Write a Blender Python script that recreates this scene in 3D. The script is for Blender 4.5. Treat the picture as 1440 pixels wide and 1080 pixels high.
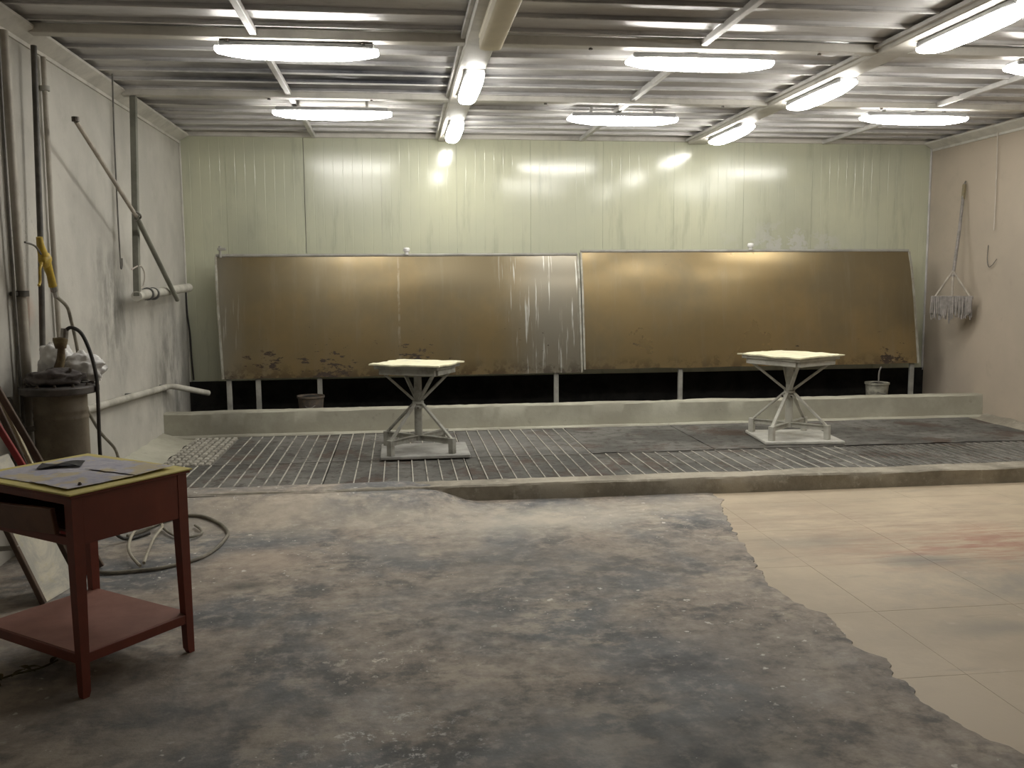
import bpy, bmesh, math, random
from mathutils import Vector, Matrix, noise
random.seed(7)
S = bpy.context.scene
COL = S.collection
for o in list(bpy.data.objects):
    bpy.data.objects.remove(o)

# ---------------------------------------------------------------- camera
H = 1.6
F_PX = 1280.0
yaw, pit, rol = math.radians(7.0), math.radians(6.43), math.radians(-.402)
fw = Vector((math.sin(yaw)*math.cos(pit), math.cos(yaw)*math.cos(pit), -math.sin(pit)))
rt = Vector((math.cos(yaw), -math.sin(yaw), 0))
up = rt.cross(fw)
r2 = rt*math.cos(rol) + up*math.sin(rol)
u2 = up*math.cos(rol) - rt*math.sin(rol)
cd = bpy.data.cameras.new('camera')
cam = bpy.data.objects.new('camera', cd); COL.objects.link(cam)
cam.matrix_world = Matrix(((r2.x, u2.x, -fw.x, 0), (r2.y, u2.y, -fw.y, 0), (r2.z, u2.z, -fw.z, H), (0, 0, 0, 1)))
cd.sensor_fit = 'HORIZONTAL'; cd.sensor_width = 36.0; cd.lens = 36.0*F_PX/1440.0
cd.clip_start = .05; cd.clip_end = 60
S.camera = cam

# ---------------------------------------------------------------- world and exposure
w = bpy.data.worlds.new('world'); S.world = w; w.use_nodes = True
w.node_tree.nodes['Background'].inputs[0].default_value = (0, 0, 0, 1)
w.node_tree.nodes['Background'].inputs[1].default_value = 0.0
S.view_settings.view_transform = 'Standard'; S.view_settings.look = 'None'
S.view_settings.exposure = 0.28; S.view_settings.gamma = 1.0
S.view_settings.use_curve_mapping = False
LAMP_STRENGTH = 28.0
LAMP_COLOUR = (1.0, .975, .915, 1)

# ---------------------------------------------------------------- materials
class NT:
    """small node-graph helper"""
    def __init__(s, name):
        s.m = bpy.data.materials.new(name); s.m.use_nodes = True
        s.t = s.m.node_tree; s.b = s.t.nodes['Principled BSDF']; s._pos = None
    def n(s, kind): return s.t.nodes.new(kind)
    def link(s, a, b): s.t.links.new(a, b)
    def put(s, sock, v):
        if hasattr(v, 'is_output'): s.link(v, sock)
        elif isinstance(v, (tuple, list)) and len(v) == 3 and sock.type == 'RGBA': sock.default_value = (*v, 1)
        else: sock.default_value = v
    def pos(s):
        if s._pos is None: s._pos = s.n('ShaderNodeNewGeometry').outputs['Position']
        return s._pos
    def obj(s): return s.n('ShaderNodeTexCoord').outputs['Object']
    def scaled(s, v, sc, off=(0, 0, 0)):
        m = s.n('ShaderNodeMapping'); s.link(v, m.inputs['Vector'])
        m.inputs['Scale'].default_value = sc; m.inputs['Location'].default_value = off
        return m.outputs[0]
    def noise(s, scale, detail=5, rough=.6, v=None, dist=0):
        x = s.n('ShaderNodeTexNoise'); s.link(v or s.pos(), x.inputs['Vector'])
        x.inputs['Scale'].default_value = scale; x.inputs['Detail'].default_value = detail
        x.inputs['Roughness'].default_value = rough; x.inputs['Distortion'].default_value = dist
        return x.outputs['Fac']
    def voro(s, scale, v=None):
        x = s.n('ShaderNodeTexVoronoi'); s.link(v or s.pos(), x.inputs['Vector'])
        x.inputs['Scale'].default_value = scale
        return x.outputs['Distance']
    def ramp(s, f, a, b, lo=0.0, hi=1.0):
        x = s.n('ShaderNodeMapRange'); s.put(x.inputs[0], f)
        for i, q in enumerate((a, b, lo, hi)): x.inputs[i+1].default_value = q
        x.interpolation_type = 'SMOOTHSTEP' if a < b else 'LINEAR'
        return x.outputs[0]
    def math(s, op, a, b=0.0):
        x = s.n('ShaderNodeMath'); x.operation = op; s.put(x.inputs[0], a); s.put(x.inputs[1], b)
        return x.outputs[0]
    def mix(s, f, a, b):
        x = s.n('ShaderNodeMix'); x.data_type = 'RGBA'
        s.put(x.inputs[0], f); s.put(x.inputs[6], a); s.put(x.inputs[7], b)
        return x.outputs[2]
    def xyz(s):
        x = s.n('ShaderNodeSeparateXYZ'); s.link(s.pos(), x.inputs[0]); return x.outputs
    def blob(s, c, r, wob=.5, wscale=2.2, sc=(1, 1, 1)):
        """a stain round a world point, its edge broken up by noise: 1 inside, 0 outside"""
        v = s.n('ShaderNodeVectorMath'); v.operation = 'SUBTRACT'; s.link(s.pos(), v.inputs[0]); v.inputs[1].default_value = c
        m = s.scaled(v.outputs[0], sc)
        l = s.n('ShaderNodeVectorMath'); l.operation = 'LENGTH'; s.link(m, l.inputs[0])
        d = s.math('ADD', l.outputs['Value'], s.math('MULTIPLY', s.math('SUBTRACT', s.noise(wscale, 5, .65), .5), wob*2*r))
        return s.ramp(d, r, r*.15)
    def done(s, col, rough=.7, metal=0.0, bump=None, bstr=.3, bdist=.01, spec=.5, gain=1.0):
        if gain != 1.0:      # overall albedo of the whole material
            g = s.n('ShaderNodeVectorMath'); g.operation = 'SCALE'; s.link(col, g.inputs[0]); g.inputs['Scale'].default_value = gain; col = g.outputs[0]
        s.put(s.b.inputs['Base Color'], col); s.put(s.b.inputs['Roughness'], rough); s.put(s.b.inputs['Metallic'], metal)
        s.b.inputs['Specular IOR Level'].default_value = spec
        if bump is not None:
            x = s.n('ShaderNodeBump'); x.inputs['Strength'].default_value = bstr; x.inputs['Distance'].default_value = bdist
            s.link(bump, x.inputs['Height']); s.link(x.outputs[0], s.b.inputs['Normal'])
        return s.m

def simple(name, a, b, scale=6, rough=.7, metal=0.0, lo=.35, hi=.65, bstr=.2, spec=.5):
    t = NT(name); f = t.noise(scale, 6, .65)
    return t.done(t.mix(t.ramp(f, lo, hi), a, b), rough, metal, t.noise(scale*6, 4), bstr, .004, spec)

M = {}
# dark grey worn screed: stains, dust and paint splashes
t = NT('screed')
n1 = t.noise(.8, 6, .62, dist=.4); n2 = t.noise(2.6, 8, .7); n3 = t.noise(11, 6, .7); n4 = t.noise(45, 4, .7)
c = t.mix(t.ramp(n1, .40, .58), (.116, .119, .123), (.232, .197, .163))
c = t.mix(t.math('MULTIPLY', t.ramp(n2, .5, .62), .7), c, (.078, .081, .084))
c = t.mix(t.math('MULTIPLY', t.ramp(t.noise(1.7, 8, .72, t.scaled(t.pos(), (1, 1.4, 1), (5, 3, 0))), .52, .62), .6), c, (.36, .31, .25))
c = t.mix(t.math('MULTIPLY', t.ramp(n3, .5, .66), .42), c, (.36, .325, .28))
c = t.mix(t.math('MULTIPLY', t.ramp(n3, .5, .34), .5), c, (.06, .06, .06))
for p, r, a, k, sc in (((-.84, 4.83, 0), .22, .75, (.06, .06, .055), (1, 2.2, 1)), ((.9, 5.0, 0), 1.0, .45, (.13, .115, .10), (.7, 1.6, 1)), ((-.8, 5.3, 0), .5, .5, (.36, .29, .23), (1, 1.5, 1)),
                    ((.85, 5.95, 0), .8, .6, (.46, .42, .35), (.6, 1.5, 1)), ((-.9, 6.2, 0), .9, .5, (.40, .35, .28), (.7, 1.6, 1)), ((-.9, 3.3, 0), .7, .5, (.075, .076, .078), (1, 1, 1)), ((.95, 2.85, 0), .8, .5, (.085, .09, .092), (1, 1.2, 1)),
                    ((.2, 5.35, 0), .4, .4, (.38, .33, .27), (.8, 2, 1)), ((1.5, 3.6, 0), .7, .35, (.09, .09, .095), (1, 1.2, 1)), ((2.0, 6.2, 0), .8, .35, (.40, .35, .28), (.6, 1.6, 1))):
    c = t.mix(t.math('MULTIPLY', t.blob(p, r, .7, 3.2, sc), a), c, k)
fleck = t.math('MULTIPLY', t.ramp(t.noise(16, 3, .55), .66, .70), t.ramp(t.noise(.9, 3, .5, t.scaled(t.pos(), (1, 1, 1), (9, 2, 0))), .46, .6))
c = t.mix(t.math('MULTIPLY', fleck, .8), c, (.52, .50, .46))
spk = t.math('MULTIPLY', t.ramp(t.voro(22), .10, .05), t.ramp(t.noise(1.3, 3), .5, .6))
c = t.mix(t.math('MULTIPLY', spk, .8), c, (.6, .58, .54))
splash = t.math('MULTIPLY', t.blob((-.05, 3.05, 0), .42, .6, 5, (1, 1.5, 1)), t.ramp(t.noise(13, 5, .75), .55, .62))
c = t.mix(t.math('MULTIPLY', splash, .85), c, (.58, .57, .55))
splash2 = t.math('MULTIPLY', t.blob((-.1, 3.75, 0), .55, .6, 5, (1, 1.6, 1)), t.ramp(t.noise(10, 6, .75), .56, .62))
c = t.mix(t.math('MULTIPLY', splash2, .8), c, (.55, .50, .43))
M['screed'] = t.done(c, t.ramp(n2, .3, .7, .5, .8), 0, n4, .35, .006, .35, 1.38)

# beige floor tile, reddish and grey stains
t = NT('beige_tile')
n1 = t.noise(1.2, 6, .6); n2 = t.noise(5, 7, .7)
c = t.mix(t.ramp(n1, .35, .65), (.45, .375, .275), (.36, .30, .22))
red = t.math('MULTIPLY', t.blob((3.75, 5.0, 0), 1.5, .35, 1.5, (.85, 2.6, 1)), t.ramp(t.noise(3.0, 7, .7, t.scaled(t.pos(), (.6, 3, 1))), .40, .62))
c = t.mix(t.math('MULTIPLY', red, .85), c, (.28, .125, .09))
wash = t.math('MULTIPLY', t.blob((3.0, 5.6, 0), 1.6, .5, 1.6, (.6, 1.6, 1)), t.ramp(t.noise(2.4, 7, .72, t.scaled(t.pos(), (.6, 2.2, 1), (1, 6, 0))), .44, .6))
c = t.mix(t.math('MULTIPLY', wash, .55), c, (.27, .20, .15))
for p, r, a, sc in (((2.95, 4.75, 0), .32, .7, (.9, 2.2, 1)), ((3.35, 4.25, 0), .5, .55, (.8, 2, 1)), ((2.75, 3.75, 0), .4, .5, (.7, 3, 1)), ((2.5, 5.2, 0), .35, .4, (.8, 2, 1))):
    c = t.mix(t.math('MULTIPLY', t.blob(p, r, .8, 3.0, sc), a), c, (.17, .165, .15))
grey = t.math('MULTIPLY', t.blob((3.2, 4.35, 0), .9, .7, 1.7, (.8, 1.6, 1)), t.ramp(n2, .35, .65))
c = t.mix(t.math('MULTIPLY', grey, .5), c, (.20, .19, .175))
c = t.mix(t.math('MULTIPLY', t.ramp(t.noise(2.0, 7, .7, t.scaled(t.pos(), (.5, 2, 1), (3, 1, 0))), .55, .7), .5), c, (.22, .19, .15))
c = t.mix(t.math('MULTIPLY', t.ramp(n2, .6, .75), .35), c, (.56, .5, .42))
M['tile'] = t.done(c, .5, 0, t.noise(40, 4), .15, .004, .4, 1.25)
M['grout'] = simple('grout', (.30, .25, .185), (.37, .31, .23), 8, .9)

M['kerb'] = None
t = NT('kerb_concrete')
n1 = t.noise(2.2, 7, .68); n2 = t.noise(14, 6, .7)
c = t.mix(t.ramp(n1, .36, .64), (.17, .155, .125), (.29, .265, .215))
c = t.mix(t.math('MULTIPLY', t.ramp(n2, .56, .72), .5), c, (.42, .39, .33))
M['kerb'] = t.done(c, .85, 0, n2, .5, .012, .3, 1.35)
t = NT('curb_paint')
n1 = t.noise(1.6, 7, .68); n2 = t.noise(9, 6, .7)
c = t.mix(t.ramp(n1, .38, .66), (.36, .345, .28), (.46, .45, .37))
c = t.mix(t.math('MULTIPLY', t.ramp(n2, .58, .72), .45), c, (.2, .185, .15))
c = t.mix(t.math('MULTIPLY', t.blob((-1.7, 9.1, .22), .7, .6, 4), .5), c, (.13, .12, .095))
M['curb'] = t.done(c, .8, 0, n2, .4, .01, .3)

# left wall: grey plaster, overspray and soot
t = NT('plaster')
n1 = t.noise(1.1, 6, .62); n2 = t.noise(4.5, 8, .7); n3 = t.noise(26, 4, .6)
c = t.mix(t.ramp(n1, .34, .66), (.42, .405, .365), (.53, .51, .46))
c = t.mix(t.math('MULTIPLY', t.ramp(n2, .54, .74), .35), c, (.30, .285, .25))
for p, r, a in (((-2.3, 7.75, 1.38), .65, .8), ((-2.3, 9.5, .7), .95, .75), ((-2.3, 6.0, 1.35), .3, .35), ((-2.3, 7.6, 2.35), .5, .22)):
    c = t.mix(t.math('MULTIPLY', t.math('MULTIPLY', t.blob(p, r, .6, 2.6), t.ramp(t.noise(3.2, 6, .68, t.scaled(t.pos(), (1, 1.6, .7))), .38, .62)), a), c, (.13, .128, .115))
scr = t.math('MULTIPLY', t.blob((-2.3, 5.98, 1.9), .35, .4, 3), t.ramp(t.noise(38, 3, .7), .60, .64))
c = t.mix(t.math('MULTIPLY', scr, .6), c, (.12, .11, .1))
c = t.mix(t.math('MULTIPLY', t.blob((-2.3, 5.98, 1.45), .16, .4, 6), .5), c, (.5, .24, .15))
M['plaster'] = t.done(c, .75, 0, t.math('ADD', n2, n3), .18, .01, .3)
# right wall: beige paint
t = NT('beige_paint')
n1 = t.noise(.9, 5, .55); n2 = t.noise(5, 7, .65)
c = t.mix(t.ramp(n1, .35, .65), (.47, .40, .32), (.40, .345, .28))
c = t.mix(t.math('MULTIPLY', t.ramp(n2, .56, .75), .22), c, (.26, .22, .18))
M['beige'] = t.done(c, .6, 0, t.noise(30, 3), .1, .004, .35)
# back wall: pale green-cream lacquered sheet, dirty and peeling
t = NT('lacquer')
n1 = t.noise(.7, 5, .6); n2 = t.noise(3, 8, .7)
c = t.mix(t.ramp(n1, .35, .65), (.53, .535, .395), (.485, .495, .38))
st = t.noise(2.2, 6, .65, t.scaled(t.pos(), (3.0, 1, .45)))
c = t.mix(t.math('MULTIPLY', t.ramp(st, .5, .72), .35), c, (.25, .25, .19))
for p, r, a in (((-1.6, 10.3, 2.0), .5, .25), ((4.6, 10.3, 2.05), .7, .25)):
    c = t.mix(t.math('MULTIPLY', t.blob(p, r, .6, 2.2), a), c, (.14, .14, .115))
peel = t.math('MULTIPLY', t.blob((4.55, 10.3, 2.0), .75, .5, 3, (.8, 1, 2.4)), t.ramp(t.noise(5.0, 7, .7), .52, .55))
c = t.mix(t.math('MULTIPLY', peel, .7), c, (.52, .52, .49))
M['lacquer'] = t.done(c, t.ramp(n1, .3, .7, .11, .19), 0, t.noise(1.6, 3, .5, t.scaled(t.pos(), (3, 1, .9))), .02, .006, .6)
M['black'] = simple('black_sludge', (.012, .012, .012), (.026, .025, .023), 5, .85, spec=.15)

# ceiling: galvanised sheet under soot
t = NT('galvanised')
n1 = t.noise(.9, 6, .65, t.scaled(t.pos(), (.5, 1.4, 1))); n2 = t.noise(6, 7, .7, t.scaled(t.pos(), (1, 3, 1)))
c = t.mix(t.ramp(n1, .35, .66), (.46, .45, .445), (.72, .705, .69))
c = t.mix(t.math('MULTIPLY', t.ramp(n2, .55, .72), .4), c, (.26, .245, .235))
for p, r, a in (((-.1, 7.55, 3.2), 1.25, .95), ((-1.2, 7.6, 3.2), .8, .85)):
    c = t.mix(t.math('MULTIPLY', t.blob(p, r, .6, 1.6, (.8, 1.4, 1)), a), c, (.022, .024, .034))
M['galv'] = t.done(c, t.ramp(n2, .3, .7, .3, .5), .15, n2, .2, .006, .6)
M['steelwhite'] = simple('painted_beam', (.60, .575, .52), (.40, .385, .35), 3, .55, lo=.4, hi=.75)
M['foldlight'] = simple('fold_highlight', (.66, .64, .62), (.34, .33, .32), 1.5, .5, lo=.4, hi=.65)  # pale tone paints in the lamp light caught along the pan folds
M['rib'] = simple('white_rib', (.62, .60, .58), (.45, .44, .42), 4, .5)
M['duct'] = simple('cream_plastic', (.84, .77, .60), (.74, .67, .52), 3, .45)

# grates
t = NT('grate_sludge')
n1 = t.noise(1.4, 7, .68); n2 = t.noise(9, 7, .72)
c = t.mix(t.ramp(n1, .38, .64), (.085, .083, .076), (.165, .16, .146))
c = t.mix(t.math('MULTIPLY', t.ramp(n2, .5, .62), .65), c, (.045, .038, .03))
c = t.mix(t.math('MULTIPLY', t.ramp(t.noise(2.3, 6, .7, t.scaled(t.pos(), (1, 1, 1), (4, 4, 0))), .52, .62), .6), c, (.075, .045, .032))
c = t.mix(t.math('MULTIPLY', t.blob((.75, 8.4, .1), 1.0, .5, 2.5), .4), c, (.27, .265, .25))
M['sludge'] = t.done(c, .85, 0, n2, .6, .02, .25)
M['bar'] = simple('crusted_bar', (.44, .42, .365), (.19, .175, .15), 5, .85, lo=.46, hi=.66)
M['bardark'] = simple('dark_bar', (.15, .145, .13), (.24, .225, .2), 6, .85)
M['barmid'] = simple('grimy_bar', (.27, .255, .225), (.12, .115, .1), 4, .85)
M['cast'] = simple('cast_grate', (.42, .40, .34), (.25, .235, .2), 10, .85)

# water curtain sheets
t = NT('curtain_sheet')
x, y, z = t.xyz()
n1 = t.noise(.9, 5, .6); n2 = t.noise(2.6, 3, .55)
c = t.mix(t.ramp(n1, .35, .66), (.215, .158, .076), (.155, .125, .073))
strk = t.noise(1.0, 6, .7, t.scaled(t.pos(), (7, 1, .8)))
c = t.mix(t.math('MULTIPLY', t.ramp(strk, .5, .75), .3), c, (.24, .215, .16))
# grey washed zone with white runs at the joint of the two sheets and at the outer end
zone = t.math('MULTIPLY', t.ramp(x, 1.05, 1.6), t.ramp(x, 2.02, 1.99))
zone = t.math('ADD', zone, t.ramp(x, -1.6, -1.86))
c = t.mix(t.math('MULTIPLY', zone, .7), c, (.20, .19, .16))
runs = t.math('MULTIPLY', t.ramp(t.noise(1.0, 4, .6, t.scaled(t.pos(), (26, 1, 1.3))), .58, .68), t.math('ADD', zone, t.math('MULTIPLY', t.ramp(x, 1.0, 1.2), t.ramp(x, 1.99, 1.9))))
c = t.mix(t.math('MULTIPLY', runs, .55), c, (.50, .50, .46))
drip = t.math('MULTIPLY', t.math('LESS_THAN', t.math('ABSOLUTE', t.math('ADD', x, t.math('MULTIPLY', t.math('SUBTRACT', n2, .5), .05))), .012), t.ramp(t.noise(5, 3), .42, .55))
c = t.mix(t.math('MULTIPLY', drip, .3), c, (.42, .40, .33))
# rust chips, most of them low on the sheet
low = t.ramp(z, 1.25, .6)
chip = t.noise(13, 6, .72, t.scaled(t.pos(), (.7, 1, 1.8)))
pat = t.ramp(t.noise(1.3, 4, .6, t.scaled(t.pos(), (1, 1, 1), (2.5, 0, 0))), .42, .62)
th = t.math('ADD', t.math('MULTIPLY', chip, 1.0), t.math('MULTIPLY', t.math('MULTIPLY', low, pat), .25))
rust = t.ramp(th, .72, .74)
c = t.mix(rust, c, (.03, .018, .012))
edge = t.math('MULTIPLY', t.ramp(z, .78, .62), t.ramp(t.noise(6, 6, .7), .47, .56))
c = t.mix(t.math('MULTIPLY', edge, .55), c, (.04, .026, .018))
M['sheet'] = t.done(c, t.math('ADD', t.ramp(n1, .3, .7, .27, .36), t.math('MULTIPLY', rust, .4)), t.math('SUBTRACT', .6, t.math('MULTIPLY', rust, .5)), t.noise(1.3, 3, .5), .15, .03, .5, 1.2)
M['sheet_edge'] = simple('sheet_edge', (.40, .39, .34), (.26, .24, .19), 6, .5, .3)
M['leggrey'] = simple('grey_post', (.24, .235, .21), (.36, .35, .31), 7, .7)

M['stand'] = simple('stand_paint', (.36, .355, .315), (.20, .195, .165), 8, .7, lo=.42, hi=.72)
M['stand2'] = simple('stand_paint_pale', (.52, .51, .455), (.36, .35, .3), 8, .7, lo=.42, hi=.72)
M['card'] = simple('cream_card', (.78, .74, .52), (.62, .60, .44), 9, .8, lo=.4, hi=.7)
M['board'] = simple('pale_board', (.60, .59, .54), (.44, .43, .39), 5, .85)
M['board1'] = simple('dusty_board', (.40, .395, .37), (.28, .275, .255), 5, .85)

# desk
t = NT('red_brown_paint'); n1 = t.noise(3, 5, .6); n2 = t.noise(20, 5, .6, t.scaled(t.pos(), (1, 1, .25)))
c = t.mix(t.ramp(n1, .35, .65), (.150, .030, .015), (.115, .024, .013))
c = t.mix(t.math('MULTIPLY', t.ramp(n2, .55, .75), .25), c, (.20, .06, .035))
M['redbrown'] = t.done(c, .42, 0, n2, .08, .002, .5, 1.35)
M['shelf'] = simple('dusty_red_shelf', (.26, .115, .085), (.20, .085, .06), 4, .65)
M['drawer'] = simple('drawer_wood', (.17, .075, .04), (.12, .05, .028), 5, .5)
M['yellow'] = simple('yellow_board', (.72, .62, .20), (.62, .53, .20), 5, .6)
t = NT('newsprint')
n1 = t.noise(6, 6, .65); n2 = t.noise(1.0, 4, .6, t.scaled(t.pos(), (26, 70, 1)))
c = t.mix(t.ramp(n1, .38, .62), (.62, .60, .64), (.50, .49, .57))
c = t.mix(t.math('MULTIPLY', t.ramp(n2, .5, .6), .45), c, (.30, .30, .42))
c = t.mix(t.math('MULTIPLY', t.ramp(t.noise(5, 5, .6, t.scaled(t.pos(), (1, 1, 1), (7, 3, 0))), .53, .6), .6), c, (.66, .54, .24))
M['news'] = t.done(c, .8, 0, n1, .2, .004, .3)
M['blackcloth'] = simple('black_plastic', (.018, .018, .02), (.035, .035, .038), 10, .5)
M['bolt'] = simple('dark_bolt', (.05, .045, .04), (.12, .1, .08), 30, .5, .6)

# left wall things
M['pvc'] = simple('grimy_pvc', (.44, .41, .35), (.33, .30, .25), 5, .6)
M['pipegrey'] = simple('grey_pipe', (.33, .32, .285), (.24, .23, .205), 5, .6)
M['pipedark'] = simple('dark_pipe', (.055, .05, .042), (.11, .1, .085), 6, .55)
M['tubegreen'] = simple('grey_green_tube', (.13, .13, .105), (.19, .19, .155), 5, .55)
M['brass'] = simple('yellowed_rod', (.30, .24, .11), (.16, .135, .085), 6, .55)
M['whitepipe'] = simple('white_pipe', (.50, .485, .43), (.34, .325, .28), 5, .6)
M['wire'] = simple('grey_wire', (.10, .095, .085), (.16, .15, .13), 9, .6)
M['palewire'] = simple('pale_wire', (.55, .50, .44), (.45, .41, .36), 9, .6)
M['gun'] = simple('yellow_gun', (.55, .38, .035), (.36, .25, .04), 16, .5)
M['chrome'] = simple('dull_metal', (.45, .44, .42), (.25, .24, .22), 14, .4, .8)
M['hose'] = simple('grimy_hose', (.16, .145, .115), (.26, .24, .19), 12, .65)
M['hosepale'] = simple('pale_hose', (.42, .39, .31), (.30, .27, .21), 9, .6)
M['rubber'] = simple('black_rubber', (.022, .02, .018), (.045, .04, .035), 10, .6)
t = NT('rusty_drum'); n1 = t.noise(4, 6, .65); n2 = t.noise(14, 6, .7)
c = t.mix(t.ramp(n1, .36, .64), (.135, .112, .08), (.20, .168, .122))
c = t.mix(t.math('MULTIPLY', t.ramp(n2, .54, .7), .5), c, (.075, .05, .032))
M['drum'] = t.done(c, .6, .1, n2, .3, .006, .4)
M['flange'] = simple('dark_flange', (.05, .045, .042), (.10, .09, .082), 9, .6, .2)
M['cloth'] = simple('grey_rag', (.085, .075, .072), (.15, .135, .13), 14, .95)
M['bag'] = simple('white_bag', (.78, .77, .75), (.62, .61, .59), 9, .5)
M['brassdark'] = simple('rusty_valve', (.10, .07, .04), (.19, .15, .08), 18, .55, .4)
M['brown'] = simple('dark_brown_wood', (.06, .036, .024), (.11, .07, .045), 6, .6)
M['ivory'] = simple('ivory_strip', (.62, .56, .38), (.52, .47, .33), 6, .6)
M['red'] = simple('red_strip', (.28, .02, .022), (.2, .018, .018), 6, .5)
t = NT('marbled_sheet'); n1 = t.noise(3.5, 8, .72, dist=.8)
c = t.mix(t.ramp(n1, .38, .6), (.66, .62, .50), (.42, .41, .36))
c = t.mix(t.math('MULTIPLY', t.ramp(t.noise(9, 6, .7), .55, .7), .4), c, (.52, .45, .18))
M['marble'] = t.done(c, .5, 0, n1, .1, .002, .5)
M['leaf'] = simple('dry_leaf', (.10, .085, .022), (.05, .035, .014), 20, .8)
M['strip'] = simple('rag_strip', (.30, .275, .255), (.20, .185, .17), 20, .95)
M['mopwood'] = simple('pale_wood', (.42, .38, .32), (.30, .27, .23), 8, .7)
M['cream'] = simple('cream_bucket', (.32, .31, .25), (.17, .16, .13), 9, .7, lo=.4, hi=.62)
M['brick'] = simple('grimy_block', (.12, .09, .065), (.07, .06, .05), 16, .9)

def emissive(name, col, strength):
    m = bpy.data.materials.new(name); m.use_nodes = True
    b = m.node_tree.nodes['Principled BSDF']
    b.inputs['Base Color'].default_value = (.85, .85, .85, 1); b.inputs['Roughness'].default_value = .4
    b.inputs['Emission Color'].default_value = col; b.inputs['Emission Strength'].default_value = strength
    return m
M['lit'] = emissive('lit_diffuser', LAMP_COLOUR, LAMP_STRENGTH)
M['housing'] = simple('lamp_housing', (.30, .30, .30), (.22, .22, .22), 5, .5)
M['clip'] = simple('lamp_clip', (.12, .12, .12), (.2, .2, .2), 9, .45, .5)

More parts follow.
